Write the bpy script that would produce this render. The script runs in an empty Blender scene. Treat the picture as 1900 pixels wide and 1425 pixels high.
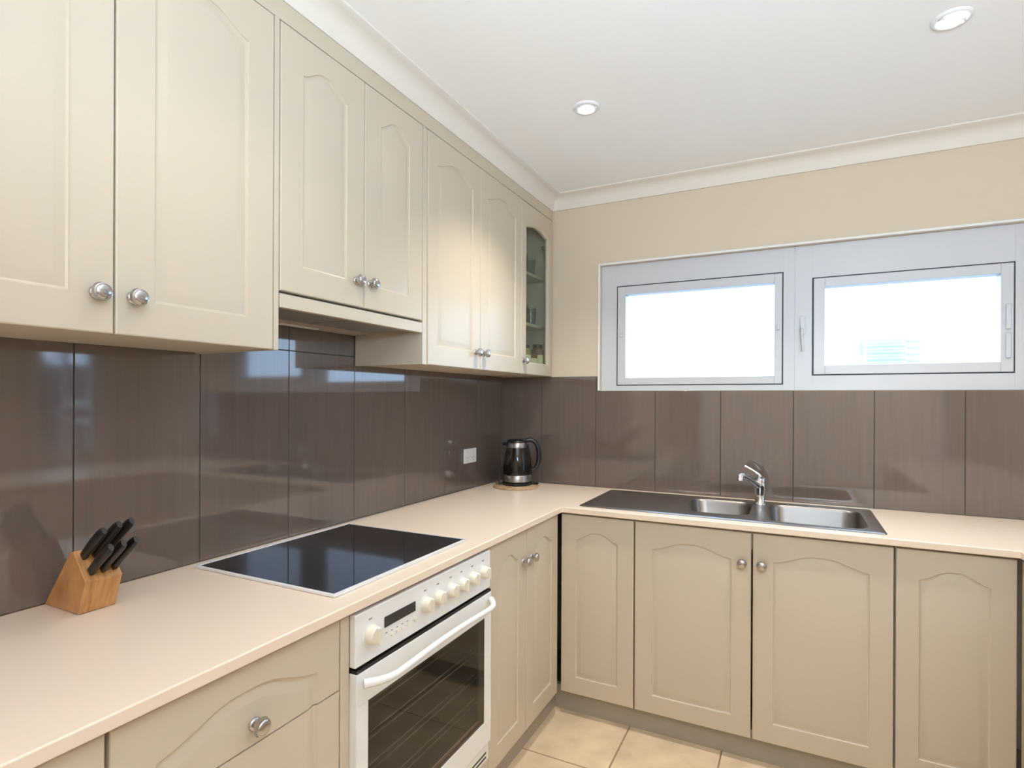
import bpy, bmesh, math, random
from mathutils import Vector, Matrix
random.seed(7)
PI = math.pi
C = bpy.context.scene.collection
sc = bpy.context.scene

# ------------------------------------------------------------------ camera
cam_d = bpy.data.cameras.new('camera'); cam = bpy.data.objects.new('camera', cam_d); C.objects.link(cam)
cam_d.sensor_width = 36.0; cam_d.sensor_fit = 'HORIZONTAL'
cam_d.lens = 1042.0 / 1900.0 * 36.0
cam_d.shift_y = 27.8 / 1900.0
cam_d.clip_start = 0.02; cam_d.clip_end = 600
yaw, roll = 0.4649, 0.00432
fw = Vector((-math.sin(yaw), math.cos(yaw), 0)); rt = Vector((math.cos(yaw), math.sin(yaw), 0)); up = Vector((0, 0, 1))
r2 = rt * math.cos(roll) + up * math.sin(roll); u2 = up * math.cos(roll) - rt * math.sin(roll)
M = Matrix((r2, u2, -fw)).transposed().to_4x4(); M.translation = Vector((1.4973, -2.8547, 1.3633))
cam.matrix_world = M
sc.camera = cam

# ------------------------------------------------------------------ world, exposure
w = bpy.data.worlds.new('overcast_sky'); sc.world = w; w.use_nodes = True
bg = w.node_tree.nodes['Background']; bg.inputs[0].default_value = (0.50, 0.71, 1.0, 1); bg.inputs[1].default_value = 6.2
sc.view_settings.view_transform = 'Standard'; sc.view_settings.look = 'None'
sc.view_settings.exposure = 0.0; sc.view_settings.gamma = 1.0; sc.view_settings.use_curve_mapping = False
sc.cycles.use_denoising = True
sc.cycles.max_bounces = 10; sc.cycles.diffuse_bounces = 6; sc.cycles.glossy_bounces = 6
sc.cycles.transparent_max_bounces = 12; sc.cycles.sample_clamp_indirect = 6.0
sc.cycles.caustics_reflective = False; sc.cycles.caustics_refractive = False

DOWNLIGHT_W = (52.0, 10.0, 8.0); DOWNLIGHT_COL = ((1.0, 0.93, 0.80), (1.0, 0.88, 0.72), (1.0, 0.88, 0.80))   # front pair, middle pair, rear pair
REAR_W = 8.0; REAR_COL = (1.0, 0.98, 0.96)
CEIL_FILL_W = 30.0; CEIL_FILL_COL = (0.50, 0.75, 1.0)
CEIL_FILL2_W = 72.0; CEIL_FILL2_COL = (0.96, 0.97, 1.0)

def area_light(name, loc, target, sx, sy, watts, col, portal=False):
    d = bpy.data.lights.new(name, 'AREA'); d.shape = 'RECTANGLE'; d.size = sx; d.size_y = sy; d.energy = watts; d.color = col
    o = bpy.data.objects.new(name, d); C.objects.link(o); o.location = loc
    o.rotation_euler = (Vector(target) - Vector(loc)).to_track_quat('-Z', 'Y').to_euler()
    if portal: d.cycles.is_portal = True
    return o
# added fill light behind the camera, no known source there
area_light('rear_fill', (1.7, -4.93, 1.35), (1.7, 0, 1.35), 2.6, 2.0, REAR_W, REAR_COL)
# two added fill lights, aimed up to brighten the white ceiling
area_light('ceiling_fill', (1.75, -2.75, 1.75), (1.65, -1.9, 2.9), 0.5, 0.5, CEIL_FILL_W, CEIL_FILL_COL)
area_light('ceiling_fill', (2.2, -3.7, 1.7), (2.2, -3.50, 2.85), 0.5, 0.5, CEIL_FILL2_W, CEIL_FILL2_COL)
# portals: where the sky enters through the two window openings in view
area_light('window_portal', (1.465, 0.10, 1.735), (1.465, -3, 1.735), 1.74, 0.62, 1, (1, 1, 1), True)

# ------------------------------------------------------------------ materials
def lin(r, g, b):
    f = lambda c: (c / 255 / 12.92) if c / 255 <= 0.04045 else ((c / 255 + 0.055) / 1.055) ** 2.4
    return (f(r), f(g), f(b), 1)
def mat(name, col, rough=0.5, metal=0.0, spec=0.5, var=0.0, scale=20.0, bump=0.0, stretch=(1, 1, 1), coat=0.0, rvar=0.0):
    m = bpy.data.materials.new(name); m.use_nodes = True; nt = m.node_tree; b = nt.nodes['Principled BSDF']
    c = tuple(col) if len(col) == 4 else tuple(col) + (1,)
    b.inputs['Roughness'].default_value = rough; b.inputs['Metallic'].default_value = metal
    b.inputs['Specular IOR Level'].default_value = spec; b.inputs['Coat Weight'].default_value = coat
    b.inputs['Coat Roughness'].default_value = 0.05
    tc = nt.nodes.new('ShaderNodeTexCoord'); mp = nt.nodes.new('ShaderNodeMapping'); mp.inputs['Scale'].default_value = stretch
    no = nt.nodes.new('ShaderNodeTexNoise'); no.inputs['Scale'].default_value = scale; no.inputs['Detail'].default_value = 5
    nt.links.new(tc.outputs['Object'], mp.inputs[0]); nt.links.new(mp.outputs[0], no.inputs['Vector'])
    mx = nt.nodes.new('ShaderNodeMix'); mx.data_type = 'RGBA'
    mx.inputs[6].default_value = tuple(max(0, x * (1 - var)) for x in c[:3]) + (1,)
    mx.inputs[7].default_value = tuple(min(1, x * (1 + var)) for x in c[:3]) + (1,)
    nt.links.new(no.outputs['Fac'], mx.inputs[0]); nt.links.new(mx.outputs[2], b.inputs['Base Color'])
    if bump:
        bp = nt.nodes.new('ShaderNodeBump'); bp.inputs['Strength'].default_value = bump; bp.inputs['Distance'].default_value = 0.002
        nt.links.new(no.outputs['Fac'], bp.inputs['Height']); nt.links.new(bp.outputs[0], b.inputs['Normal'])
    if rvar:
        mr = nt.nodes.new('ShaderNodeMapRange'); mr.inputs[3].default_value = rough - rvar; mr.inputs[4].default_value = rough + rvar
        nt.links.new(no.outputs['Fac'], mr.inputs[0]); nt.links.new(mr.outputs[0], b.inputs['Roughness'])
    return m
CREAM = (0.538, 0.470, 0.372)
M_cab = mat('cream_vinyl_wrap', CREAM, 0.30, spec=0.4, var=0.015, scale=6, rvar=0.03)
M_carc = mat('cream_carcass', (0.58, 0.51, 0.42), 0.45, var=0.02)
M_work = mat('pale_laminate_worktop', (0.80, 0.675, 0.555), 0.28, var=0.006, scale=3)
M_wall = mat('cream_wall_paint', (0.625, 0.54, 0.425), 0.65, var=0.01, scale=80, bump=0.02)
M_ceil = mat('white_ceiling_paint', (0.90, 0.90, 0.90), 0.75, var=0.01, scale=60, bump=0.02)
M_corn = mat('white_cornice_paint', (0.73, 0.69, 0.63), 0.6, var=0.01)
M_tile = mat('taupe_gloss_tile', (0.124, 0.095, 0.080), 0.06, spec=0.95, var=0.16, scale=14, stretch=(3.2, 3.2, 0.25))
M_grout = mat('dark_grout', (0.05, 0.042, 0.037), 0.8, var=0.1)
M_fgrout = mat('brown_floor_grout', (0.28, 0.20, 0.12), 0.85, var=0.1)
M_ftile = mat('beige_stone_floor_tile', (0.66, 0.53, 0.36), 0.22, var=0.38, scale=7.0, bump=0.05)
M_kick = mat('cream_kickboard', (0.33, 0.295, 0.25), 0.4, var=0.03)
M_steel = mat('brushed_steel', (0.38, 0.35, 0.33), 0.30, 1.0, var=0.08, scale=40, stretch=(0.5, 12, 12), rvar=0.06)
M_bowl = mat('satin_steel_bowl', (0.27, 0.245, 0.225), 0.36, 1.0, var=0.06, scale=40, stretch=(0.5, 12, 12))
M_chrome = mat('chrome', (0.72, 0.73, 0.74), 0.09, 1.0, var=0.02)
M_nickel = mat('satin_nickel', (0.52, 0.50, 0.50), 0.22, 1.0, var=0.05)
M_white = mat('white_enamel', (0.79, 0.795, 0.80), 0.25, var=0.01)
M_knobw = mat('ivory_plastic', (0.74, 0.70, 0.61), 0.35, var=0.02)
M_bglass = mat('black_ceramic_glass', (0.006, 0.007, 0.009), 0.04, spec=0.6, var=0.1)
M_black = mat('black_plastic', (0.006, 0.005, 0.005), 0.38, var=0.1)
M_disp = mat('dark_display', (0.03, 0.028, 0.032), 0.15, var=0.1)
M_ink = mat('grey_print', (0.25, 0.25, 0.26), 0.5)
M_wdark = mat('dark_rubber_gasket', (0.035, 0.04, 0.055), 0.5, var=0.05)
M_alu = mat('pale_grey_aluminium', (0.56, 0.58, 0.62), 0.35, var=0.01)
M_rev = mat('white_window_reveal', (0.80, 0.80, 0.79), 0.5, var=0.01)
M_plast = mat('white_plastic', (0.78, 0.76, 0.74), 0.35, var=0.01)
M_filt = mat('grey_metal_filter', (0.30, 0.27, 0.25), 0.45, 0.5, var=0.15, scale=90)
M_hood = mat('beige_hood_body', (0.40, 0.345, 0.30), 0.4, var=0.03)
M_label = mat('paper_label', (0.75, 0.68, 0.45), 0.6, var=0.05)
M_spice = mat('brown_spice', (0.16, 0.07, 0.045), 0.7, var=0.3, scale=60)
M_herb = mat('green_herbs', (0.22, 0.22, 0.06), 0.7, var=0.3, scale=60)
M_leaf = mat('dark_green_leaf', (0.05, 0.08, 0.04), 0.4, var=0.3)
M_bark = mat('brown_bark', (0.12, 0.09, 0.065), 0.8, var=0.3, scale=30, bump=0.3)
M_conc = mat('pale_render', (0.75, 0.74, 0.72), 0.8, var=0.03)
M_bwin = mat('blue_grey_glazing', (0.36, 0.37, 0.36), 0.3, var=0.05)
M_neigh = mat('grey_render_wall', (0.10, 0.105, 0.12), 0.8, var=0.1)
M_ground = mat('pale_ground', (0.35, 0.35, 0.34), 0.9, var=0.1)

def wood(name, c1, c2, scale=9.0, stretch=(1, 1, 1), rough=0.4):
    m = bpy.data.materials.new(name); m.use_nodes = True; nt = m.node_tree; b = nt.nodes['Principled BSDF']
    tc = nt.nodes.new('ShaderNodeTexCoord'); mp = nt.nodes.new('ShaderNodeMapping'); mp.inputs['Scale'].default_value = stretch
    no = nt.nodes.new('ShaderNodeTexNoise'); no.inputs['Scale'].default_value = scale; no.inputs['Detail'].default_value = 6
    cr = nt.nodes.new('ShaderNodeValToRGB'); cr.color_ramp.elements[0].position = 0.3; cr.color_ramp.elements[1].position = 0.7
    cr.color_ramp.elements[0].color = c1 + (1,); cr.color_ramp.elements[1].color = c2 + (1,)
    nt.links.new(tc.outputs['Object'], mp.inputs[0]); nt.links.new(mp.outputs[0], no.inputs['Vector'])
    nt.links.new(no.outputs['Fac'], cr.inputs[0]); nt.links.new(cr.outputs[0], b.inputs['Base Color'])
    b.inputs['Roughness'].default_value = rough
    return m
M_wood = wood('honey_wood', (0.33, 0.15, 0.045), (0.56, 0.30, 0.12), 14, (2, 8, 1.0))
M_board = wood('bamboo', (0.42, 0.28, 0.15), (0.56, 0.41, 0.26), 12, (1, 8, 8))

def glass(name, tint=(1, 1, 1), refl=0.5, rough=0.0, ior=1.5):
    """thin pane: mirror reflection by Fresnel, the rest passes straight through"""
    m = bpy.data.materials.new(name); m.use_nodes = True; nt = m.node_tree; nt.nodes.clear()
    o = nt.nodes.new('ShaderNodeOutputMaterial'); mx = nt.nodes.new('ShaderNodeMixShader')
    t = nt.nodes.new('ShaderNodeBsdfTransparent'); t.inputs[0].default_value = tuple(tint) + (1,)
    g = nt.nodes.new('ShaderNodeBsdfGlossy'); g.inputs['Roughness'].default_value = rough
    f = nt.nodes.new('ShaderNodeFresnel'); f.inputs[0].default_value = ior
    ge = nt.nodes.new('ShaderNodeNewGeometry'); iv = nt.nodes.new('ShaderNodeMath'); iv.operation = 'SUBTRACT'; iv.inputs[0].default_value = 1.0
    ml = nt.nodes.new('ShaderNodeMath'); ml.operation = 'MULTIPLY'
    nt.links.new(ge.outputs['Backfacing'], iv.inputs[1]); nt.links.new(iv.outputs[0], ml.inputs[1]); nt.links.new(f.outputs[0], ml.inputs[0])
    nt.links.new(ml.outputs[0], mx.inputs[0]); nt.links.new(t.outputs[0], mx.inputs[1]); nt.links.new(g.outputs[0], mx.inputs[2])
    nt.links.new(mx.outputs[0], o.inputs[0]); return m
M_pane = glass('window_glass', (0.96, 0.98, 0.98))
M_cglass = glass('cabinet_glass', (0.80, 0.86, 0.82))
M_kglass = glass('smoky_kettle_glass', (0.52, 0.49, 0.47))
M_tumbler = glass('clear_tumbler_glass', (0.80, 0.85, 0.85))
M_oglass = glass('smoked_oven_glass', (0.52, 0.47, 0.42), ior=1.62)
def emit(name, col, s):
    m = bpy.data.materials.new(name); m.use_nodes = True; nt = m.node_tree; nt.nodes.clear()
    o = nt.nodes.new('ShaderNodeOutputMaterial'); e = nt.nodes.new('ShaderNodeEmission')
    e.inputs[0].default_value = tuple(col) + (1,); e.inputs[1].default_value = s; nt.links.new(e.outputs[0], o.inputs[0]); return m
M_lamp = emit('lit_halogen_lamp', (1.0, 0.90, 0.76), 9.0)

# ------------------------------------------------------------------ mesh helpers
def box(bm, x0, x1, y0, y1, z0, z1, mi=0):
    v = [bm.verts.new(p) for p in ((x0,y0,z0),(x1,y0,z0),(x1,y1,z0),(x0,y1,z0),(x0,y0,z1),(x1,y0,z1),(x1,y1,z1),(x0,y1,z1))]
    for q in ((0,3,2,1),(4,5,6,7),(0,1,5,4),(1,2,6,5),(2,3,7,6),(3,0,4,7)):
        f = bm.faces.new([v[i] for i in q]); f.material_index = mi
    return bm
def prism(bm, pts, axis, a, b):
    """polygon in the two other axes (cyclic order x,y,z) pulled along axis from a to b"""
    def P(u, v, t):
        return {'x': (t, u, v), 'y': (u, t, v), 'z': (u, v, t)}[axis]
    A = [bm.verts.new(P(u, v, a)) for u, v in pts]; B = [bm.verts.new(P(u, v, b)) for u, v in pts]
    n = len(pts); bm.faces.new(A); bm.faces.new(list(reversed(B)))
    for i in range(n): bm.faces.new((A[i], B[i], B[(i+1) % n], A[(i+1) % n]))
    return bm
def lathe(bm, prof, seg=28, origin=(0, 0, 0), axis='z', close=True):
    """prof: list of (radius, height)"""
    ox, oy, oz = origin; rings = []
    for r, h in prof:
        ring = []
        for i in range(seg):
            a = 2*PI*i/seg; c, s = r*math.cos(a), r*math.sin(a)
            p = {'z': (ox+c, oy+s, oz+h), 'y': (ox+c, oy+h, oz+s), 'x': (ox+h, oy+c, oz+s)}[axis]
            ring.append(bm.verts.new(p))
        rings.append(ring)
    for a, b in zip(rings, rings[1:]):
        for i in range(seg): bm.faces.new((a[i], a[(i+1) % seg], b[(i+1) % seg], b[i]))
    if close:
        bm.faces.new(list(reversed(rings[0]))); bm.faces.new(rings[-1])
    return bm
def tube(bm, pts, rad, seg=10, cap=True):
    pts = [Vector(p) for p in pts]; rads = rad if isinstance(rad, (list, tuple)) else [rad]*len(pts); rings = []
    ref = Vector((0, 0, 1))
    for i, p in enumerate(pts):
        d = (pts[min(i+1, len(pts)-1)] - pts[max(i-1, 0)]).normalized()
        if abs(d.dot(ref)) > 0.95: ref = Vector((1, 0, 0)) if abs(d.x) < 0.9 else Vector((0, 1, 0))
        n = (ref - d*ref.dot(d)).normalized(); b = d.cross(n); ref = n
        rings.append([bm.verts.new(p + (n*math.cos(2*PI*k/seg) + b*math.sin(2*PI*k/seg))*rads[i]) for k in range(seg)])
    for a, b in zip(rings, rings[1:]):
        for k in range(seg): bm.faces.new((a[k], a[(k+1) % seg], b[(k+1) % seg], b[k]))
    if cap: bm.faces.new(list(reversed(rings[0]))); bm.faces.new(rings[-1])
    return bm
def rrect(x0, x1, y0, y1, r, n=5):
    pts = []
    for cx, cy, a0 in ((x1-r, y1-r, 0), (x0+r, y1-r, PI/2), (x0+r, y0+r, PI), (x1-r, y0+r, 1.5*PI)):
        for k in range(n+1):
            a = a0 + (PI/2)*k/n; pts.append((cx + r*math.cos(a), cy + r*math.sin(a)))
    return pts
def obj(name, bm, m, parent=None, bevel=0.0, seg=2, smooth=35, label=None):
    bmesh.ops.recalc_face_normals(bm, faces=bm.faces)
    me = bpy.data.meshes.new(name); bm.to_mesh(me); bm.free()
    for mm in (m if isinstance(m, (list, tuple)) else [m]): me.materials.append(mm)
    if smooth:
        me.polygons.foreach_set('use_smooth', [True]*len(me.polygons)); me.set_sharp_from_angle(angle=math.radians(smooth))
    o = bpy.data.objects.new(name, me); C.objects.link(o)
    if parent is not None: o.parent = parent
    if bevel:
        b = o.modifiers.new('bevel', 'BEVEL'); b.width = bevel; b.segments = seg; b.limit_method = 'ANGLE'; b.angle_limit = math.radians(40)
        b.harden_normals = True
    if label: o['label'] = label
    return o
NB = bmesh.new
def bx(*a): return box(NB(), *a)
def tag(o, label, cat, group=None):
    o['label'] = label; o['category'] = cat
    if group: o['group'] = group
    return o
def thing(name, label, cat, loc=(0, 0, 0), rz=0.0, group=None):
    o = bpy.data.objects.new(name, None); C.objects.link(o); o.empty_display_size = 0.05
    o.location = loc; o.rotation_euler = (0, 0, rz); return tag(o, label, cat, group)
def struct(name, bm, m, parent=None, bevel=0.0, smooth=35):
    o = obj(name, bm, m, parent, bevel, smooth=smooth)
    if parent is None: o['kind'] = 'structure'
    return o

# ------------------------------------------------------------------ room sizes (metres)
H = 2.465; RX = 3.4; RY = -5.0
WT = 0.9; WB = 0.8755            # worktop top / underside
FL = 0.590                      # face of the left base doors
FB = -0.578                     # face of the back base doors
UX = 0.316                      # face of the wall cabinet doors
UB, UT = 1.486, 2.337           # wall cabinet bottom / door top
WX0, WX1, WZ0, WZ1 = 0.582, 2.352, 1.408, 2.068   # window opening
PX = 2.135                      # face of the peninsula cabinets

# ------------------------------------------------------------------ floor, walls, ceiling
fl = struct('floor', bx(-0.1, RX+0.1, RY-0.1, 0.15, -0.12, -0.0018), M_fgrout)
TS = 0.360
for i in range(-1, 5):
    for j in range(0, 11):
        x0 = 0.892 + TS*(i-1); y1 = -0.513 - TS*j
        x0c, x1c = max(x0, 0.30)+0.003, x0+TS-0.003
        if x1c - x0c < 0.02: continue
        obj('tile', bx(x0c, x1c, y1-TS+0.003, y1-0.003, -0.006, 0.0), M_ftile, fl, 0.001, 1)
bm = NB(); box(bm, -0.13, -0.007, RY-0.12, 0.13, -0.12, H+0.1); wl = struct('wall_left', bm, M_wall)
bm = NB()
box(bm, -0.007, RX, 0.007, 0.13, -0.12, WZ0); box(bm, -0.007, RX, 0.007, 0.13, WZ1, H+0.1)
box(bm, -0.007, WX0, 0.007, 0.13, WZ0, WZ1); box(bm, WX1, RX, 0.007, 0.13, WZ0, WZ1)
wb = struct('wall_back', bm, M_wall)
# right wall with the narrow window that the left tiles mirror
RW = (-0.735, -0.385, 0.70, 1.95)
bm = NB()
box(bm, RX, RX+0.12, RY-0.12, 0.13, -0.12, RW[2]); box(bm, RX, RX+0.12, RY-0.12, 0.13, RW[3], H+0.1)
box(bm, RX, RX+0.12, RY-0.12, RW[0], RW[2], RW[3]); box(bm, RX, RX+0.12, RW[1], 0.13, RW[2], RW[3])
struct('wall_right', bm, M_wall)
bm = NB(); box(bm, -0.007, RX, RY-0.12, RY, -0.12, H+0.1); struct('wall_rear', bm, M_wall)
struct('ceiling', bx(-0.1, RX+0.1, RY-0.1, 0.12, H, H+0.1), M_ceil)

# splashback tiles: each tile its own piece
PITCH = 0.3115; G = 0.0013
def tile_l(y0, y1, z0, z1):
    obj('tile', bx(-0.007, 0.0, y0+G, y1-(G if y1 < 0 else 0.0), z0, z1), M_tile, wl, 0.0008, 1)
ys = [0.0] + [-0.2745 - PITCH*k for k in range(9)]
for a, b in zip(ys[1:], ys): tile_l(a, b, WT+0.0008, 1.5195)
for k in (5, 6): tile_l(ys[k], ys[k-1], 1.522, 1.80)
xs = [0.0002-G] + [0.25 + PITCH*k for k in range(9)]
for a, b in zip(xs, xs[1:]):
    x0, x1 = a+G, b-G
    if x0 < WX0 < x1:
        bm = NB(); prism(bm, [(x0, WT+0.0008), (x1, WT+0.0008), (x1, WZ0-0.001), (WX0-0.001, WZ0-0.001), (WX0-0.001, 1.485), (x0, 1.485)], 'y', 0.0, 0.007)
        obj('tile', bm, M_tile, wb, 0.0008, 1)
    else:
        obj('tile', bx(x0, x1, 0.0, 0.007, WT+0.0008, 1.485 if x1 < WX0 else WZ0-0.001), M_tile, wb, 0.0008, 1)
obj('grout_bed', bx(-0.0069, -0.0015, -2.76, -0.0005, WT+0.001, 1.80), M_grout, wl)
obj('grout_bed', bx(0.0, WX0-0.012, 0.0015, 0.0069, WT+0.001, 1.484), M_grout, wb)
obj('grout_bed', bx(WX0, 2.74, 0.0015, 0.0069, WT+0.001, WZ0-0.002), M_grout, wb)

# cornices and the fascia strip over the wall cabinets
ZC = 2.393
def cove(L0, L1, axis, base, sgn):
    pts = [(0, ZC), (0.010, ZC), (0.012, ZC+0.006)]
    n = 7; R = 0.052
    for k in range(n+1):
        a = PI/2*k/n
        pts.append((0.014 + R*(1-math.cos(a)), ZC+0.010 + R*math.sin(a)))
    pts += [(0.076, H-0.005), (0.078, H), (0, H)]
    pts = [(base + sgn*u, v) for u, v in pts]
    bm = NB()
    if axis == 'y': prism(bm, pts, 'y', L0, L1)
    else: prism(bm, pts, 'x', L0, L1)
    return bm
struct('trim_1', bx(0.012, UX-0.006, -3.2, -0.001, UT+0.004, ZC+0.0002), M_cab, None, 0.0015)         # fascia strip over the cabinets
struct('trim_2', bx(0.0, UX-0.012, -3.2, -0.001, ZC+0.0005, H), M_ceil)                # bulkhead behind the cornice
struct('trim_4', cove(-3.2, -0.0, 'y', UX-0.012, 1), M_corn)
struct('trim_5', cove(UX-0.012, RX, 'x', 0.007, -1), M_corn)

# kickboards
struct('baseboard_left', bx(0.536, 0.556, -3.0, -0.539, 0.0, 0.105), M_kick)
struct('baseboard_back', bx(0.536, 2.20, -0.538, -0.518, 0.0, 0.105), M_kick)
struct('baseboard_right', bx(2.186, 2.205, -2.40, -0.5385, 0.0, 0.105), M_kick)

# ------------------------------------------------------------------ doors, knobs
def arch(t):
    t = t if t <= 0.5 else 1 - t
    k = min(1, max(0, t / 0.45)); return 0.75*(0.5 - 0.5*math.cos(PI*k)) + 0.25*math.sin(PI/2*k)
def door_bm(w, h, T=0.019, mx=0.074, mb=0.072, ms=0.108, rise=0.036, seg=18, glazed=False):
    """routed door leaf, face at y=0, back at y=T, x 0..w, z 0..h"""
    a, b, zb, zs = mx, w-mx, mb, h-ms
    def ring(o, d):
        pts = [(a+o, zb+o), (b-o, zb+o)]
        for k in range(seg+1):
            t = 1 - k/seg; pts.append((a+o + (b-a-2*o)*t, zs - o + rise*arch(t)))
        return [(x, d, z) for x, z in pts]
    def outer(o, d):
        pts = [(o, o), (w-o, o)]
        for k in range(seg+1): pts.append((o + (w-2*o)*(1-k/seg), h-o))
        return [(x, d, z) for x, z in pts]
    if glazed:
        seq = [outer(0, T), outer(0, 0.003), outer(0.003, 0), ring(-0.008, 0), ring(-0.002, 0.004), ring(0, 0.010), ring(0, T)]
    else:
        seq = [outer(0, T), outer(0, 0.003), outer(0.001, 0.001), outer(0.003, 0), ring(0, 0), ring(0.002, 0.0035), ring(0.006, 0.0050), ring(0.010, 0.0045), ring(0.024, 0.0008), ring(0.028, 0.0004)]
    bm = NB(); rings = [[bm.verts.new(p) for p in s] for s in seq]; n = len(rings[0])
    pairs = list(zip(rings, rings[1:]))
    if glazed: pairs.append((rings[-1], rings[0]))
    for A, B in pairs:
        for i in range(n):
            vs = []
            for v in (A[i], A[(i+1) % n], B[(i+1) % n], B[i]):
                if v not in vs: vs.append(v)
            bm.faces.new(vs)
    if not glazed:
        bm.faces.new(rings[-1]); bm.faces.new(list(reversed(rings[0])))
    bmesh.ops.remove_doubles(bm, verts=bm.verts, dist=1e-5)
    return bm
def move(bm, x=0, y=0, z=0):
    bmesh.ops.translate(bm, verts=bm.verts, vec=(x, y, z)); return bm
knob_me = None
def knob(parent, x, z, y=0.0):
    global knob_me
    if knob_me is None:
        bm = NB()
        lathe(bm, [(0.0125, 0.0), (0.0125, -0.002), (0.010, -0.0045), (0.0062, -0.006), (0.0058, -0.0115), (0.0085, -0.0135), (0.0150, -0.0160),
                   (0.0172, -0.0185), (0.0176, -0.0205), (0.0165, -0.0225), (0.0168, -0.0235), (0.0158, -0.0265), (0.0140, -0.0270), (0.0136, -0.0285), (0.0105, -0.0300), (0.0050, -0.0310), (0.0015, -0.0312)], 24, axis='y')
        o = obj('knob', bm, M_nickel, parent, smooth=50, label='round satin metal knob'); knob_me = o.data
    else:
        o = bpy.data.objects.new('knob', knob_me); C.objects.link(o); o.parent = parent; o['label'] = 'round satin metal knob'
    o.location = (x, y, z); return o
def door(parent, x0, x1, z0, z1, kx=None, kz=None, **k):
    o = obj('door', move(door_bm(x1-x0, z1-z0, **k), x0, 0, z0), M_cab, parent, smooth=25)
    if kx is not None: knob(o, kx, kz)
    return o

# local frames: X runs along the cabinet front, Y goes into the cabinet, Z up
LEFT = PI/2; BACK = 0.0; RIGHT = -PI/2
# ---- wall cabinets (local x = world y - origin y)
def wall_cab(name, label, y0, y1, z0=UB):
    t = thing(name, label, 'cabinet', (UX, y0, z0), LEFT); return t, y1-y0
D = UX - 0.003     # depth
g = 0.0015
t, L = wall_cab('wall_cabinet', 'nearest tall cream wall cabinet with two arched doors, above the knife block', -2.60, -1.835)
obj('carcass', bx(0, L-0.017, 0.0205, D, 0.003, UT-UB), M_carc, t, 0.001, 1)
obj('end_panel', bx(L-0.0155, L, 0.001, D, 0.0, UT-UB), M_cab, t, 0.001, 1)
door(t, g, 0.375-g, 0, UT-UB-0.002, 0.375-0.033, 0.076)
door(t, 0.375+g, L-0.0175, 0, UT-UB-0.002, 0.375+0.034, 0.076)
z0 = 1.641
t, L = wall_cab('wall_cabinet', 'short cream wall cabinet with two arched doors directly above the range hood', -1.833, -1.212, z0)
obj('carcass', bx(0, L, 0.0205, D, 0.003, UT-z0), M_carc, t, 0.001, 1)
door(t, g, 0.318-g, 0, UT-z0-0.002, 0.318-0.036, 0.077, ms=0.104)
door(t, 0.318+g, L-g, 0, UT-z0-0.002, 0.318+0.026, 0.078, ms=0.104)
t, L = wall_cab('wall_cabinet', 'tall cream wall cabinet with two arched doors between range hood and glass-fronted cabinet', -1.2105, -0.4015)
obj('carcass', bx(0.0175, L, 0.0205, D, 0.003, UT-UB), M_carc, t, 0.001, 1)
obj('end_panel', bx(0, 0.0155, 0.001, D, 0.0, UT-UB), M_cab, t, 0.001, 1)
door(t, 0.030+g, 0.4115-g, 0, UT-UB-0.002, 0.4115-0.040, 0.070, mx=0.06)
door(t, 0.4115+g, L-g, 0, UT-UB-0.002, 0.4115+0.028, 0.070, mx=0.062)
obj('filler', bx(0.0165, 0.029, 0.004, 0.02, 0.0, UT-UB-0.002), M_cab, t)
# glass-fronted cabinet in the corner: open carcass with shelves
t, L = wall_cab('glass_cabinet', 'narrow cream wall cabinet with one arched glass door in the room corner', -0.4005, -0.002)
bm = NB(); hh = UT-UB
box(bm, 0, 0.016, 0.0205, D, 0.003, hh); box(bm, L-0.016, L, 0.0205, D, 0.003, hh)
box(bm, 0.0162, L-0.0162, 0.0205, D, 0.003, 0.020); box(bm, 0.0162, L-0.0162, 0.0205, D, hh-0.018, hh); box(bm, 0.0162, L-0.0162, D-0.012, D-0.0002, 0.0202, hh-0.0182)
obj('carcass', bm, M_carc, t)
SH = (0.272, 0.535)
for s in SH: obj('shelf', bx(0.017, L-0.017, 0.045, D-0.014, s-0.016, s), M_cab, t, 0.001, 1)
gd = obj('door', move(door_bm(L-2*g-0.012, hh-0.002, mx=0.058, mb=0.064, ms=0.118, rise=0.022, glazed=True), g, 0, 0), M_cab, t, smooth=25)
obj('pane', bx(0.05, L-0.06, 0.0115, 0.0145, 0.058, hh-0.085), M_cglass, gd)
knob(gd, 0.022, 0.066)
bm = NB(); lathe(bm, [(0.013, 0), (0.013, 0.006)], 16, (L-0.080, 0.0150, hh-0.165), 'y'); box(bm, L-0.095, L-0.055, 0.0155, 0.030, hh-0.172, hh-0.158)
obj('hinge', bm, M_nickel, gd)
cabx = lambda u, d: (UX-d, -0.4005+u)        # cabinet local to world
def tumbler(u, d, z, s, label, grp):
    x, y = cabx(u, d); bm = NB(); h = 0.095*s; r = 0.031*s
    lathe(bm, [(0.0015, 0.0), (r*0.8, 0.0), (r, h), (r-0.002, h), (r*0.78, 0.006), (0.0015, 0.006)], 20, close=False)
    o = obj('tumbler', bm, M_tumbler); o.location = (x, y, z); tag(o, label, 'glass', grp)
for u, d, k, w_ in ((0.19, 0.085, 0, 'left'), (0.29, 0.085, 0, 'right'), (0.19, 0.09, 1, 'left'), (0.29, 0.09, 1, 'right')):
    tumbler(u, d, UB+SH[k]+0.0005, 1, '%s clear drinking glass on the %s shelf of the glass-fronted cabinet' % (w_, ('lower', 'upper')[k]), 'drinking glasses in the glass cabinet')
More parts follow.
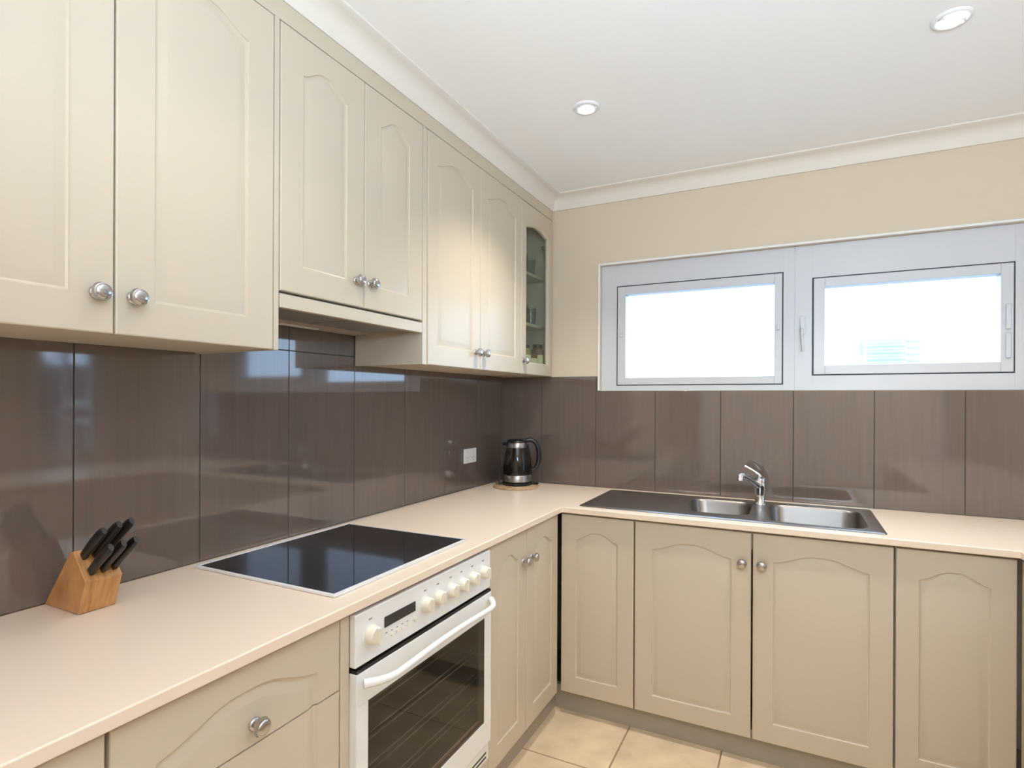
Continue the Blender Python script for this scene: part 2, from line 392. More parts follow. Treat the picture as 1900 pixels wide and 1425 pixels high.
def jar(u, d, h, r, fill, label):
    x, y = cabx(u, d); j = thing('jar', label, 'jar', (x, y, UB+0.0205))
    bm = NB(); lathe(bm, [(r*0.95, 0), (r, 0.004), (r, h*0.8), (r*0.75, h*0.88)], 18); obj('jar_body', bm, fill, j)
    bm = NB(); lathe(bm, [(r*0.8, h*0.881), (r*0.82, h), (r*0.7, h*1.01)], 18); obj('lid', bm, M_black, j)
    bm = NB(); lathe(bm, [(r*1.01, h*0.3), (r*1.012, h*0.32), (r*1.012, h*0.6), (r*1.01, h*0.62)], 18, close=False); obj('paper_label', bm, M_label, j)
jar(0.165, 0.058, 0.135, 0.030, M_herb, 'jar of green-yellow contents, left one on the glass cabinet floor')
jar(0.245, 0.062, 0.115, 0.034, M_spice, 'squat brown jar in the middle of the glass cabinet floor')
jar(0.325, 0.060, 0.150, 0.032, M_spice, 'taller brown jar at the right end of the glass cabinet floor')

# ---- range hood
t = thing('range_hood', 'slim slide-out range hood with cream front rail under the short wall cabinet', 'range hood', (UX, -1.833, 1.597), LEFT)
L = 0.621
obj('front_rail', bx(0.001, L-0.001, 0.0, 0.020, 0.0, 0.036), M_cab, t, 0.002, 2)
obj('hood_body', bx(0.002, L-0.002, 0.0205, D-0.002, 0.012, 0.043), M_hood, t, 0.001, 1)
for a, b in ((0.02, 0.306), (0.314, 0.60)):
    f = obj('filter', bx(a, b, 0.03, 0.225, 0.0075, 0.0118), M_filt, t, 0.001, 1)
obj('rear_strip', bx(0.01, L-0.01, 0.235, D-0.004, 0.003, 0.0118), M_hood, t, 0.001, 1)
obj('lamp_cover', bx(0.23, 0.39, 0.262, 0.285, -0.001, 0.0028), M_plast, t, 0.001, 1)

# ------------------------------------------------------------------ worktop (one U-shaped slab with a hole under the sink)
SX0, SX1, SY0, SY1 = 0.664, 1.790, -0.548, -0.062     # sink outline
hx0, hx1, hy0, hy1 = 0.69, 1.765, -0.525, -0.085
gx = [0.001, 0.609, hx0, hx1, 2.126, 2.76]; gy = [-2.95, -2.45, -0.598, hy0, hy1, -0.001]
bm = NB(); V = {}
def gv(i, j, z):
    k = (i, j, z)
    if k not in V: V[k] = bm.verts.new((gx[i], gy[j], z))
    return V[k]
cells = set()
for i in range(5):
    for j in range(5):
        inside = (i == 0) or j >= 2 or (i == 4 and j >= 1)
        if inside and not (i == 2 and j == 3): cells.add((i, j))
for i, j in cells:
    bm.faces.new([gv(i, j, WT), gv(i+1, j, WT), gv(i+1, j+1, WT), gv(i, j+1, WT)])
    bm.faces.new([gv(i, j+1, WB), gv(i+1, j+1, WB), gv(i+1, j, WB), gv(i, j, WB)])
    for (a, b), q in (((i-1, j), ((i, j+1), (i, j))), ((i+1, j), ((i+1, j), (i+1, j+1))), ((i, j-1), ((i, j), (i+1, j))), ((i, j+1), ((i+1, j+1), (i, j+1)))):
        if (a, b) not in cells:
            bm.faces.new([gv(*q[0], WB), gv(*q[1], WB), gv(*q[1], WT), gv(*q[0], WT)])
o = obj('worktop', bm, M_work, None, 0.0035, 3)
tag(o, 'pale cream laminate worktop running along both walls with a squared front edge', 'worktop')

# ------------------------------------------------------------------ base cabinets
BZ0, BZ1 = 0.098, 0.866
DB = 0.58
def base_cab(label, a, b, side, **kw):
    if side == 'L': t = thing('base_cabinet', label, 'cabinet', (FL, a, 0), LEFT)
    elif side == 'B': t = thing('base_cabinet', label, 'cabinet', (a, FB, 0), BACK)
    else: t = thing('base_cabinet', label, 'cabinet', (PX, a, 0), RIGHT)
    return t, abs(b-a)
def carcass(t, L, depth=None, top=None):
    obj('carcass', bx(0.001, L-0.001, 0.0205, depth or (FL-0.004), 0.107, (top or WB)-0.001), M_carc, t)
g2 = 0.002
# left run, nearest unit (cut by the frame)
t, L = base_cab('cream base cabinet with plain front at the bottom left, cut by the picture edge', -2.95, -2.379, 'L')
carcass(t, L); door(t, g2, L-0.002, BZ0, BZ1, mx=0.075, ms=0.11)
# drawer unit: one routed pattern cut into a stack of drawer fronts
t = thing('drawer_unit', 'cream drawer unit with arched top drawer and metal knob left of the oven', 'drawer unit', (FL, -2.3785, 0), LEFT); L = 0.4785
carcass(t, L)
cuts = [BZ0, 0.30, 0.505, 0.709, BZ1]
for k in range(4):
    z0, z1 = cuts[k], cuts[k+1]
    bm = move(door_bm(L-0.005, BZ1-BZ0, mx=0.067, mb=0.07, ms=0.088, rise=0.040), 0.004, 0, BZ0)
    if k > 0:
        r = bmesh.ops.bisect_plane(bm, geom=bm.verts[:]+bm.edges[:]+bm.faces[:], plane_co=(0, 0, z0+0.0015), plane_no=(0, 0, 1), clear_inner=True)
        bmesh.ops.holes_fill(bm, edges=[e for e in bm.edges if e.is_boundary])
    if k < 3:
        r = bmesh.ops.bisect_plane(bm, geom=bm.verts[:]+bm.edges[:]+bm.faces[:], plane_co=(0, 0, z1-0.0015), plane_no=(0, 0, 1), clear_outer=True)
        bmesh.ops.holes_fill(bm, edges=[e for e in bm.edges if e.is_boundary])
    dr = obj('drawer', bm, M_cab, t, smooth=25)
    knob(dr, L/2+0.015, 0.748 if k == 3 else (z0+z1)/2)
obj('filler_panel', bx(0.4795, 0.5075, 0.0, FL-0.004, 0.107, BZ1), M_cab, t, 0.001, 1)
# oven
t = thing('oven', 'white built-in oven with smoked glass door and a row of ivory knobs', 'oven', (FL, -1.870, 0), LEFT); L = 0.640
obj('oven_body', bx(0.002, L-0.002, 0.034, 0.53, 0.107, 0.866), M_black, t)
obj('lower_trim', bx(0.001, L-0.001, -0.004, 0.0035, 0.107, 0.1755), M_cab, t, 0.001, 1, label='cream trim strip')
cp = obj('control_panel', bx(0.001, L-0.001, -0.016, 0.0035, 0.744, 0.866), M_white, t, 0.003, 2)
DZ0, DZ1 = 0.240, 0.731
wx0, wx1, wz0, wz1 = 0.042, L-0.044, 0.318, 0.657
bm = NB(); yo = -0.020
for r in ((0.001, L-0.001, DZ0, wz0), (0.001, L-0.001, wz1, DZ1)): box(bm, r[0], r[1], yo, 0.0035, r[2], r[3])
box(bm, 0.001, wx0, yo, 0.0035, wz0, wz1); box(bm, wx1, L-0.001, yo, 0.0035, wz0, wz1)
bmesh.ops.remove_doubles(bm, verts=bm.verts, dist=1e-5)
dd = obj('oven_door', bm, M_white, t, 0.002, 2)
obj('door_glass', bx(wx0+0.0002, wx1-0.0002, yo+0.0015, 0.003, wz0+0.0002, wz1-0.0002), M_oglass, dd, label='dark smoked glass panel')
obj('door_gap_shade', bx(0.003, L-0.003, yo+0.001, 0.0035, 0.7315, 0.7395), M_black, t)  # black strip standing in for the shade in the gap above the door
pts = []; n = 24
for k in range(n+1):
    s = k/n; x = 0.016 + (L-0.032)*s; e = min(s, 1-s)
    out = 0.038*min(1, max(0, (e)/0.10))**0.7
    pts.append((x, yo-0.008-out, 0.712 - 0.004*math.cos(2*PI*s)))
bm = NB(); tube(bm, pts, [0.0080 + 0.003*max(0, 1-min(k, n-k)/3) for k in range(n+1)], 12)
obj('handle', bm, M_white, dd, smooth=60, label='white bowed bar handle')
obj('vent_strip', bx(0.001, L-0.001, -0.012, 0.0035, 0.177, 0.233), M_white, t, 0.002, 1)
for zz in (0.190, 0.204): obj('vent_slot', bx(0.02, L-0.02, -0.0132, -0.0119, zz, zz+0.005), M_black, t)
for zz in (0.375, 0.455, 0.535, 0.612):
    bm = NB()
    tube(bm, [(wx0-0.01, 0.012, zz), (wx1+0.01, 0.012, zz)], 0.0022, 6); tube(bm, [(wx0-0.01, 0.026, zz+0.004), (wx1+0.01, 0.026, zz+0.004)], 0.0022, 6)
    obj('oven_rack', bm, M_chrome, t, smooth=60, label='wire rack seen through the glass')
def oknob(x, r=0.0195):
    bm = NB(); lathe(bm, [(r, -0.0162), (r*1.02, -0.020), (r*0.93, -0.034), (r*0.80, -0.0375), (0.002, -0.038)], 24, (x, 0, 0.806), 'y')
    box(bm, x-0.003, x+0.003, -0.045, -0.030, 0.806-r*0.86, 0.806+r*0.86)
    o = obj('control_knob', bm, M_knobw, cp, smooth=40)
    bm = NB(); lathe(bm, [(r*1.28, -0.0162), (r*1.28, -0.0170), (r*1.12, -0.0172)], 24, (x, 0, 0.806), 'y'); obj('dial_ring', bm, M_white, cp)
oknob(0.052, 0.022)
for x in (0.272, 0.333, 0.399, 0.458, 0.521, 0.589): oknob(x)
obj('display', bx(0.102, 0.228, -0.0175, -0.016, 0.803, 0.829), M_disp, cp, 0.0005, 1, label='dark clock display')
for k in range(5):
    bm = NB(); lathe(bm, [(0.0045, -0.0162), (0.0045, -0.0185), (0.003, -0.019)], 12, (0.110+0.021*k, 0, 0.778), 'y'); obj('button', bm, M_knobw, cp)
    obj('print_mark', bx(0.107+0.021*k, 0.113+0.021*k, -0.01625, -0.016, 0.7865, 0.7895), M_ink, cp)
bm = NB(); lathe(bm, [(0.006, -0.0162), (0.006, -0.0185), (0.004, -0.019)], 12, (0.225, 0, 0.783), 'y'); obj('indicator_light', bm, M_knobw, cp)
for x in (0.052, 0.272, 0.333, 0.399, 0.458, 0.521, 0.589):
    obj('print_mark', bx(x-0.006, x+0.006, -0.01625, -0.016, 0.841, 0.845), M_ink, cp)
# left run, two doors at the inner corner
t, L = base_cab('cream base cabinet with two narrow arched doors between oven and inner corner', -1.2135, -0.582, 'L')
carcass(t, L)
obj('side_panel', bx(-0.0155, -0.0005, 0.0, FL-0.004, 0.107, BZ1), M_cab, t, 0.001, 1)
door(t, g2, 0.2985-g2, BZ0, BZ1, 0.2985-0.008-0.022, 0.752, mx=0.066, ms=0.098)
door(t, 0.2985+g2, 0.614, BZ0, BZ1, 0.2985+0.022+0.022, 0.752, mx=0.066, ms=0.098)
obj('corner_post', bx(0.6155, 0.6312, 0.008, 0.020, BZ0, BZ1), M_cab, t)
# back run
t, L = base_cab('cream corner base cabinet with one narrow arched door, left of the sink doors', 0.594, 0.9165, 'B')
carcass(t, L, 0.57); door(t, 0.004, L-0.0025, BZ0, BZ1, mx=0.066, ms=0.105)
t, L = base_cab('wide cream sink cabinet with two arched doors and paired knobs under the sink', 0.9175, 1.805, 'B')
bm = NB()
box(bm, 0.001, 0.017, 0.0205, 0.57, 0.107, WB-0.001); box(bm, L-0.017, L-0.001, 0.0205, 0.57, 0.107, WB-0.001)
box(bm, 0.0172, L-0.0172, 0.0205, 0.57, 0.107, 0.123); box(bm, 0.0172, L-0.0172, 0.56, 0.57, 0.124, WB-0.001); box(bm, 0.0172, L-0.0172, 0.0205, 0.03, 0.80, WB-0.001)
obj('carcass', bm, M_carc, t)
m_ = 1.3605-0.9175
door(t, 0.0025, m_-0.003, BZ0, BZ1, m_-0.034, 0.752, mx=0.069, ms=0.105)
door(t, m_+0.003, L-0.0025, BZ0, BZ1, m_+0.034, 0.752, mx=0.069, ms=0.100)
t, L = base_cab('cream base cabinet with one arched door at the right end of the back run', 1.806, 2.1275, 'B')
carcass(t, L, 0.57); door(t, 0.0025, L-0.003, BZ0, BZ1, mx=0.064, ms=0.098)
# peninsula at the right edge of the picture
t, L = base_cab('cream peninsula cabinet returning toward the viewer at the right picture edge', -0.5795, -2.44, 'R')
obj('carcass', bx(0.001, L-0.001, 0.0205, 0.58, 0.107, WB-0.001), M_carc, t)
obj('end_panel', bx(0.0, 0.03, 0.0, 0.02, BZ0, BZ1), M_cab, t, 0.001, 1)
for k in range(4):
    a = 0.032 + k*0.455; door(t, a+g2, a+0.455-g2, BZ0, BZ1, a+0.42 if k % 2 == 0 else a+0.035, 0.752)

# ------------------------------------------------------------------ cooktop
t = thing('cooktop', 'black ceramic glass cooktop with thin white rim set into the worktop', 'cooktop', (0.043, -1.876, WT))
bm = NB(); X, Y = 0.505, 0.590
for a in ((0, X, 0, 0.008), (0, X, Y-0.008, Y), (0, 0.008, 0.008, Y-0.008), (X-0.010, X, 0.008, Y-0.008)): box(bm, a[0], a[1], a[2], a[3], 0.0003, 0.0065)
bmesh.ops.remove_doubles(bm, verts=bm.verts, dist=1e-5)
obj('rim', bm, M_white, t, 0.001, 1)
obj('glass_top', bx(0.0082, X-0.0102, 0.0082, Y-0.0082, 0.0005, 0.0052), M_bglass, t)
for (x, y, r) in ((0.15, 0.16, 0.095), (0.35, 0.15, 0.075), (0.15, 0.43, 0.075), (0.35, 0.43, 0.095)):
    bm = NB(); lathe(bm, [(r-0.0012, 0.00525), (r-0.0012, 0.0054), (r, 0.0054), (r, 0.00525)], 48, (x, y, 0), close=False)
    obj('burner_ring', bm, mat('faint_ring', (0.02, 0.02, 0.022), 0.3), t) if x < 0 else bm.free()

# ------------------------------------------------------------------ sink
t = thing('sink', 'stainless steel sink with left drainboard and two bowls set in the back worktop', 'sink', (0, 0, WT))
bowls = [(1.078, 1.340, -0.452, -0.128), (1.402, 1.742, -0.505, -0.125)]
drn = (0.705, 1.045, -0.515, -0.100)
DK = 0.0045
bm = NB()
def loop(pts, z): 
    v = [bm.verts.new((x, y, z)) for x, y in pts]
    return v, [bm.edges.new((v[i], v[(i+1) % len(v)])) for i in range(len(v))]
ov, oe = loop(rrect(SX0+0.006, SX1-0.006, SY0+0.006, SY1-0.006, 0.012, 3), DK)
es = list(oe); hl = []
for (a, b, c, d), r in ((bowls[0], 0.06), (bowls[1], 0.06), (drn, 0.03)):
    v, e = loop(rrect(a, b, c, d, r, 5), DK); es += e; hl.append(v)
bmesh.ops.triangle_fill(bm, use_beauty=True, use_dissolve=False, edges=es)
lo = [bm.verts.new((x, y, 0.0004)) for x, y in rrect(SX0, SX1, SY0, SY1, 0.016, 3)]
for i in range(len(lo)): bm.faces.new((ov[i], ov[(i+1) % len(lo)], lo[(i+1) % len(lo)], lo[i]))
obj('deck', bm, M_steel, t, smooth=50)
def basin(a, b, c, d, r, depth, z0=DK, taper=0.018):
    bm = NB(); rings = []
    for off, z in ((0, z0), (0.003, z0-min(0.003, depth*0.1)), (0.006, z0-min(0.012, depth*0.3)), (taper*0.9, z0-depth*0.80), (taper+0.008, z0-depth*0.93), (taper+0.03, z0-depth)):
        rings.append([bm.verts.new((x, y, z)) for x, y in rrect(a+off, b-off, c+off, d-off, max(0.01, r-off*0.4), 5)])
    n = len(rings[0])
    for A, B in zip(rings, rings[1:]):
        for i in range(n): bm.faces.new((A[i], A[(i+1) % n], B[(i+1) % n], B[i]))
    bm.faces.new(rings[-1]); return bm
for q, dp in ((bowls[0], 0.125), (bowls[1], 0.165)):
    b_ = obj('bowl', basin(*q, 0.06, dp), M_bowl, t, smooth=60)
    cx, cy = (q[0]+q[1])/2, (q[2]+q[3])/2
    bm = NB(); lathe(bm, [(0.040, 0), (0.040, 0.002), (0.032, 0.003), (0.030, 0.0008), (0.002, 0.0008)], 24, (cx, cy, DK-dp+0.0003)); obj('drain', bm, M_chrome, b_)
db = obj('drainboard', basin(*drn, 0.03, 0.006, taper=0.03), M_steel, t, smooth=60)
for k in range(7):
    y = drn[2]+0.055+k*0.05; bm = NB(); tube(bm, [(drn[0]+0.05, y, DK-0.0099), (drn[1]-0.05, y, DK-0.0099)], 0.004, 8); obj('ridge', bm, M_steel, db, smooth=60)

# mixer tap
t = thing('mixer_tap', 'chrome single-lever mixer tap on the sink between the two bowls', 'tap', (1.366, -0.155, WT+DK+0.0005))
bm = NB(); lathe(bm, [(0.026, 0), (0.026, 0.004), (0.022, 0.008), (0.0205, 0.010), (0.0205, 0.060), (0.0225, 0.066), (0.0225, 0.108), (0.021, 0.114), (0.012, 0.118), (0.002, 0.119)], 28)
obj('tap_body', bm, M_chrome, t, smooth=50)
bm = NB(); d = Vector((-0.50, -0.86, 0)).normalized(); P0 = Vector((0, 0, 0.075))
tube(bm, [P0, P0+d*0.04+Vector((0, 0, 0.022)), P0+d*0.09+Vector((0, 0, 0.048)), P0+d*0.125+Vector((0, 0, 0.062)), P0+d*0.140+Vector((0, 0, 0.058)), P0+d*0.144+Vector((0, 0, 0.040))], [0.015, 0.0135, 0.012, 0.0125, 0.0125, 0.0125], 14)
obj('spout', bm, M_chrome, t, smooth=60)
bm = NB(); tube(bm, [(0, 0, 0.117), (-0.004, 0.003, 0.128), (-0.03, 0.006, 0.146), (-0.062, 0.008, 0.163)], [0.012, 0.008, 0.0055, 0.0062], 12); obj('lever', bm, M_chrome, t, smooth=60)

# ------------------------------------------------------------------ back window
FD0, FD1 = 0.030, 0.085      # frame depth range
win = NB()
def fr(bm, x0, x1, z0, z1, l, r_, b, tp, y0, y1):
    box(bm, x0, x0+l, y0, y1, z0, z1); box(bm, x1-r_, x1, y0, y1, z0, z1)
    box(bm, x0+l, x1-r_, y0, y1, z0, z0+b); box(bm, x0+l, x1-r_, y0, y1, z1-tp, z1)
fr(win, WX0+0.0005, 1.4995, WZ0+0.001, WZ1-0.001, 0.082, 0.046, 0.026, 0.110, FD0, FD1)
fr(win, 1.5005, WX1-0.0005, WZ0+0.001, WZ1-0.001, 0.0695, 0.0695, 0.066, 0.148, FD0, FD1)
box(win, 1.4996, 1.5004, FD0+0.003, FD1, WZ0+0.001, WZ1-0.001)
W1 = struct('window_1', win, M_alu, None, 0.002)
def sash(x0, x1, z0, z1, l, r_, b, tp, y0):
    bm = NB(); fr(bm, x0, x1, z0, z1, 0.006, 0.006, 0.005, 0.006, y0+0.006, FD1-0.002); obj('gasket', bm, M_wdark, W1, label='dark gasket line')
    bm = NB(); fr(bm, x0+0.006, x1-0.006, z0+0.005, z1-0.006, l, r_, b, tp, y0, FD1-0.001); s = obj('sash_frame', bm, M_alu, W1, 0.0015, 2)
    obj('pane', bx(x0+0.006+l-0.003, x1-0.006-r_+0.003, 0.056, 0.061, z0+0.005+b-0.003, z1-0.006-tp+0.003), M_pane, s)
    return s
s1 = sash(0.6645, 1.4535, 1.435, 1.957, 0.042, 0.032, 0.036, 0.042, 0.026)
s2 = sash(1.571, 2.2815, 1.4755, 1.919, 0.044, 0.040, 0.040, 0.040, 0.024)
# latch hardware
bm = NB(); box(bm, 1.522, 1.543, 0.018, 0.0295, 1.665, 1.745); box(bm, 1.524, 1.534, 0.004, 0.0179, 1.66, 1.70); tube(bm, [(1.529, 0.008, 1.69), (1.531, 0.004, 1.64), (1.534, 0.008, 1.585)], [0.006, 0.0055, 0.005], 10)
obj('window_handle', bm, M_alu, W1, 0.0015, 2, label='pale lever handle on the mullion')
for x, z in ((2.257, 1.70), (2.257, 1.585)):
    obj('latch', bx(x-0.007, x+0.009, 0.014, 0.0235, z-0.05, z+0.05), M_alu, s2, 0.002, 1)
for x, z in ((0.692, 1.70), (1.432, 1.70)): obj('latch', bx(x-0.006, x+0.006, 0.018, 0.0255, z-0.012, z+0.012), M_alu, s1, 0.002, 1)
# bright reveal lining (left, top, right) around the frame
bm = NB(); box(bm, WX0-0.010, WX0-0.0006, -0.003, 0.0295, WZ0+0.001, WZ1+0.010); box(bm, WX0-0.0005, WX1+0.010, -0.003, 0.0295, WZ1+0.0005, WZ1+0.010); box(bm, WX1+0.0006, WX1+0.010, -0.003, 0.0295, WZ0+0.001, WZ1)
struct('trim_3', bm, M_rev, None, 0.0015)

# right-hand window, seen only in the mirror of the left tiles
bm = NB(); y0, y1, z0, z1 = RW
for q in ((y0, y0+0.02, z0, z1), (y1-0.02, y1, z0, z1), (-0.572, -0.548, z0+0.02, z1-0.02)): box(bm, RX+0.03, RX+0.07, q[0], q[1], q[2], q[3])
for q in ((z0, z0+0.02), (z1-0.02, z1), (0.80, 0.955)): box(bm, RX+0.031, RX+0.069, y0+0.02, y1-0.02, q[0], q[1])
W2 = struct('window_2', bm, M_alu)
for a, b in ((y0+0.02, -0.572), (-0.548, y1-0.02)):
    for c, d in ((z0+0.02, 0.80), (0.955, z1-0.02)): obj('pane', bx(RX+0.048, RX+0.052, a, b, c, d), M_pane, W2)
# made-up door frame on the solid rear wall, around the added fill light
bm = NB(); 
for q in ((0.35, 0.41), (1.67, 1.73), (2.99, 3.05)): box(bm, q[0], q[1], RY+0.001, RY+0.05, 0.0, 2.40)
box(bm, 0.41, 2.99, RY+0.001, RY+0.05, 2.34, 2.40); struct('rear_fill_frame', bm, M_alu)

# ------------------------------------------------------------------ ceiling downlights
def downlight(x, y, label, tx=0.0, ty=0.0):
    t = thing('downlight', label, 'downlight', (x, y, H), 0, 'recessed ceiling downlights')
    bm = NB(); lathe(bm, [(0.036, -0.0005), (0.036, -0.006), (0.040, -0.0085), (0.047, -0.007), (0.0505, -0.003), (0.051, -0.0005)], 36, close=False); obj('trim_ring', bm, M_white, t, smooth=60)
    bm = NB(); lathe(bm, [(0.034, 0.0), (0.035, -0.006), (0.0325, -0.009), (0.031, -0.007)], 32, close=False); g_ = obj('gimbal_ring', bm, M_white, t, smooth=60)
    bm = NB(); lathe(bm, [(0.0308, -0.0066), (0.022, -0.0090), (0.010, -0.0095), (0.001, -0.0098)], 24, close=False); l_ = obj('lamp', bm, M_lamp, g_, smooth=60)
    g_.location = (0, 0, -0.002); g_.rotation_euler = (tx, ty, 0)
    d = bpy.data.lights.new('downlight_beam', 'SPOT'); q = 0 if y > -1 else (1 if y > -2.5 else 2); d.energy = DOWNLIGHT_W[q]; d.color = DOWNLIGHT_COL[q]; d.spot_size = math.radians(118); d.spot_blend = 0.9; d.shadow_soft_size = 0.022
    s = bpy.data.objects.new('downlight_beam', d); C.objects.link(s); s.parent = t; s.location = (0, 0, -0.045)
downlight(0.794, -0.838, 'white round downlight in the middle of the ceiling, above the inner corner')
downlight(1.900, -0.845, 'tilted white round downlight at the top right of the ceiling', 0.30, 0.25)
off = 'white round ceiling downlight beyond the top edge of the picture'
for x, y in ((0.794, -2.0), (1.9, -2.0), (0.794, -3.4), (1.9, -3.4)): downlight(x, y, off)

# ------------------------------------------------------------------ power outlet
t = thing('power_outlet', 'white double power outlet on the left splashback beside the kettle', 'outlet', (0.0008, -0.362, 1.070), LEFT)
obj('plate', bx(-0.060, 0.060, -0.009, 0.0, -0.037, 0.037), M_plast, t, 0.003, 2)
for s in (-1, 1):
    obj('switch', bx(s*0.030-0.006, s*0.030+0.006, -0.0125, -0.0092, 0.016, 0.029), M_plast, t, 0.001, 1)
    for a, dx in ((0.5, -0.009), (-0.5, 0.009)):
        bm = bx(-0.0012, 0.0012, -0.0098, -0.0091, -0.005, 0.005); bmesh.ops.rotate(bm, verts=bm.verts, cent=(0, 0, 0), matrix=Matrix.Rotation(a, 3, 'Y')); move(bm, s*0.030+dx, 0, -0.008)
        obj('socket_slot', bm, M_ink, t)
    obj('socket_slot', bx(s*0.030-0.0012, s*0.030+0.0012, -0.0098, -0.0091, -0.027, -0.018), M_ink, t)

# ------------------------------------------------------------------ kettle on its board
KX, KY = 0.192, -0.190
bm = NB(); lathe(bm, [(0.113, 0.0005), (0.118, 0.002), (0.118, 0.010), (0.115, 0.012), (0.001, 0.012)], 48, (KX, KY-0.012, WT)); o = obj('round_board', bm, M_board)
tag(o, 'round light wooden board on the worktop under the kettle', 'board')
kz = WT+0.0125
t = thing('kettle', 'glass electric kettle with black handle and steel base in the worktop corner', 'kettle', (KX, KY, kz), yaw)
bm = NB(); lathe(bm, [(0.074, 0.0), (0.078, 0.003), (0.078, 0.014), (0.072, 0.017), (0.002, 0.018)], 40); pb = obj('power_base', bm, M_black, t, smooth=50)
bm = NB(); lathe(bm, [(0.070, 0.0185), (0.0765, 0.020), (0.0765, 0.050), (0.074, 0.054), (0.002, 0.055)], 40); obj('base_ring', bm, M_steel, t, smooth=50, label='brushed steel ring')
bm = NB(); lathe(bm, [(0.074, 0.0555), (0.0745, 0.07), (0.071, 0.11), (0.063, 0.16), (0.054, 0.197)], 40, close=False); obj('glass_body', bm, M_kglass, t, smooth=70)
bm = NB(); lathe(bm, [(0.0015, 0.0551), (0.071, 0.056), (0.0715, 0.07), (0.068, 0.105), (0.0015, 0.105)], 32, close=False); obj('kettle_water', bm, mat('dark_water', (0.012, 0.010, 0.008), 0.1), t, smooth=50)  # dark water filling the lower part of the kettle
bm = NB(); lathe(bm, [(0.0545, 0.196), (0.0545, 0.216), (0.051, 0.222)], 40, close=False); obj('collar', bm, M_steel, t, smooth=50, label='brushed steel collar')
bm = NB(); lathe(bm, [(0.0525, 0.2225), (0.053, 0.228), (0.047, 0.236), (0.022, 0.240), (0.002, 0.2405)], 36); obj('lid', bm, M_black, t, smooth=50)
bm = NB(); prism(bm, [(-0.054, -0.020), (-0.078, 0.0), (-0.054, 0.020), (-0.048, 0.0)], 'z', 0.205, 0.224); obj('spout', bm, M_black, t, 0.002, 2)
bm = NB(); hp = [(0.046, 0, 0.232), (0.075, 0, 0.236), (0.098, 0, 0.222), (0.113, 0, 0.19), (0.117, 0, 0.15), (0.112, 0, 0.112), (0.098, 0, 0.085), (0.078, 0, 0.075)]
tube(bm, hp, [0.012, 0.0125, 0.0125, 0.012, 0.0115, 0.0115, 0.0115, 0.011], 12); obj('handle', bm, M_black, t, smooth=60)
bm = NB(); tube(bm, [(0.055, 0, 0.212), (0.066, 0, 0.17), (0.075, 0, 0.125), (0.079, 0, 0.08), (0.0775, 0, 0.045)], 0.0055, 10); obj('handle_strip', bm, M_black, t, smooth=60)
bm = NB(); tube(bm, [(0.079, 0.0, 0.008), (0.105, -0.005, 0.006), (0.112, -0.01, 0.006)], [0.006, 0.005, 0.004], 8); obj('cord_stub', bm, M_black, pb, smooth=60)
bm = NB(); cp_ = []
for k in range(13):
    a = PI*k/12; cp_.append((-0.092 - 0.016*math.sin(a) + 0.04*(k/12), 0.05*(k/12)-0.02, 0.006 + 0.098*math.sin(a*0.55)))
tube(bm, [(-0.072, -0.02, 0.008)] + cp_, 0.0038, 8); obj('cord', bm, M_black, pb, smooth=60)

# ------------------------------------------------------------------ knife block and knives
BY0, BY1 = -2.2015, -2.1285
prof = [(0.004, WT+0.0008), (0.143, WT+0.0008), (0.170, WT+0.073), (0.121, WT+0.133), (0.108, WT+0.128)]
bm = NB(); prism(bm, prof, 'y', BY0, BY1); o = obj('knife_block', bm, M_wood, None, 0.002, 2)
tag(o, 'honey-coloured slanted wooden knife block on the worktop against the left tiles', 'knife block')
bm = NB()
dirv = Vector((0.74, 0, 0.67)).normalized()                   # handles lean out from the wall
top = Vector((0.121, 0, WT+0.133)); bot = Vector((0.170, 0, WT+0.073)); along = (bot-top)
dirv = Vector((-along.z, 0, along.x)).normalized()
lab = ['black-handled knife in the block, far back row, left slot', 'black-handled knife in the block, far back row, middle slot', 'black-handled knife in the block, far back row, right slot',
       'black-handled knife in the block, front row, left slot', 'black-handled knife in the block, front row, middle slot', 'black-handled knife in the block, front row, right slot']
k = 0
for row, fr_ in ((0, 0.22), (1, 0.72)):
    for c in range(3):
        y = BY0 + 0.014 + 0.0225*c + (0.002 if row else 0)
        base = top + along*fr_; Lh = (0.096, 0.112, 0.118, 0.092, 0.098, 0.104)[k]
        kn = thing('kitchen_knife', lab[k], 'knife', (base.x, y, base.z), 0, 'black knives in the wooden block')
        kn.rotation_euler = (0, math.atan2(dirv.x, dirv.z), 0)
        bm = NB(); n = 9
        for q in range(n): pass
        rings = []
        for q in range(n+1):
            s = q/n; z = 0.0008 + 0.006 + Lh*s; a = 0.0108*(0.96 + 0.10*math.sin(PI*s) - 0.05*math.sin(2*PI*s)); b = 0.0074
            if q == n: a *= 0.8; b *= 0.7
            off = -0.002*math.sin(PI*s)
            rings.append([bm.verts.new((off + a*math.cos(2*PI*j/12), b*math.sin(2*PI*j/12), z)) for j in range(12)])
        for A, B in zip(rings, rings[1:]):
            for j in range(12): bm.faces.new((A[j], A[(j+1) % 12], B[(j+1) % 12], B[j]))
        bm.faces.new(rings[-1]); bm.faces.new(list(reversed(rings[0])))
        obj('handle', bm, M_black, kn, smooth=60)
        obj('bolster', bx(-0.0085, 0.0085, -0.0045, 0.0045, 0.0008, 0.0068), M_black, kn, 0.001, 1)
        k += 1

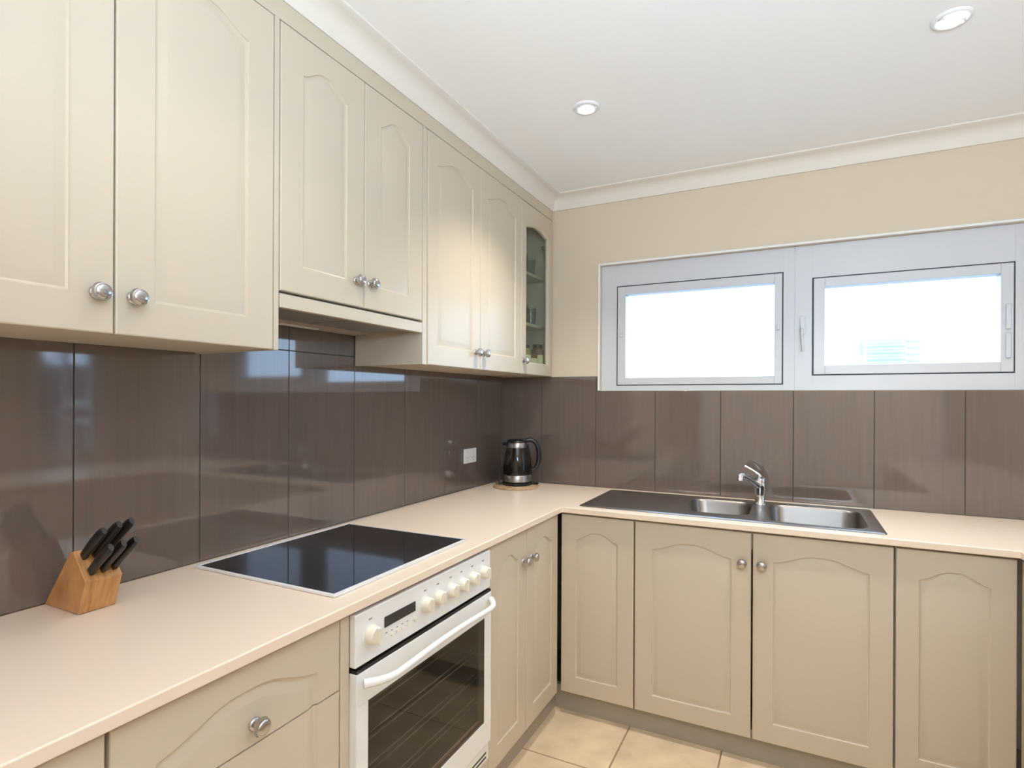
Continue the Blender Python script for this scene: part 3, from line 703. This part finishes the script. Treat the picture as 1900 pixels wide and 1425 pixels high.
# ------------------------------------------------------------------ outside
gnd = struct('ground', bx(-250, 250, -250, 250, -14.2, -14.0), M_ground)
t = thing('apartment_building', 'pale apartment block far away, seen through the right window pane', 'building', (6.9, 60, -13.999))
ZT = 7.85+13.999
obj('wall', bx(0.0, 3.9, 0, 8, 0, ZT-0.3), M_conc, t); obj('wall', bx(3.9, 5.2, 1.2, 8, 0, ZT-0.9), M_conc, t)
for k in range(26):
    z = ZT-0.75-0.62*k
    if z < 9: break
    obj('window', bx(0.75, 3.8, -0.06, -0.002, z-0.20, z+0.02), M_bwin, t)
    obj('window', bx(4.05, 5.05, 1.14, 1.198, z-0.22, z-0.05), M_bwin, t)
    obj('balcony', bx(0.7, 3.85, -0.5, -0.061, z-0.33, z-0.24), M_conc, t)
obj('stair_window', bx(0.2, 0.5, -0.05, -0.002, ZT-2.2, ZT-1.0), M_bwin, t)
# neighbouring wall and tree outside the right-hand window
t = thing('neighbour_house', 'grey rendered house wall outside, mirrored in the left splashback', 'house', (9.0, 2.0, -13.999))
obj('wall', bx(0, 6, 0.04, 1.2, 0, 15.9), M_neigh, t); obj('ledge', bx(-0.15, -0.002, 0.05, 1.1, 15.22, 15.30), M_conc, t); obj('ledge', bx(-0.15, -0.002, 0.05, 1.1, 14.95, 15.0), M_conc, t)
t = thing('tree', 'dark-leaved tree outside, its leaves mirrored in the left splashback tiles', 'tree', (5.6, 0.35, -13.999))
bm = NB(); tube(bm, [(0.1, 0.2, 0), (0.05, 0.1, 6), (0, 0, 12), (0.05, -0.05, 15.6)], [0.22, 0.18, 0.11, 0.03], 10); obj('trunk', bm, M_bark, t, smooth=60)
bm = NB(); rnd = random.Random(3)
for k in range(520):
    z = 13.7 + 3.4*rnd.random(); rr = 0.55*math.sqrt(rnd.random()); a = rnd.random()*2*PI
    c = Vector((rr*math.cos(a), rr*math.sin(a)-0.05, z)); q = Vector((rnd.gauss(0, 1), rnd.gauss(0, 1), rnd.gauss(-0.3, 0.5))).normalized(); s = q.cross(Vector((rnd.gauss(0, 1), rnd.gauss(0, 1), rnd.gauss(0, 1)))).normalized()
    l = 0.045 + 0.03*rnd.random(); vs = [bm.verts.new(c), bm.verts.new(c+q*l+s*l*0.32), bm.verts.new(c+q*l*2), bm.verts.new(c+q*l-s*l*0.32)]
    bm.faces.new(vs)
o = obj('foliage', bm, M_leaf, t, smooth=0); o['kind'] = 'stuff'
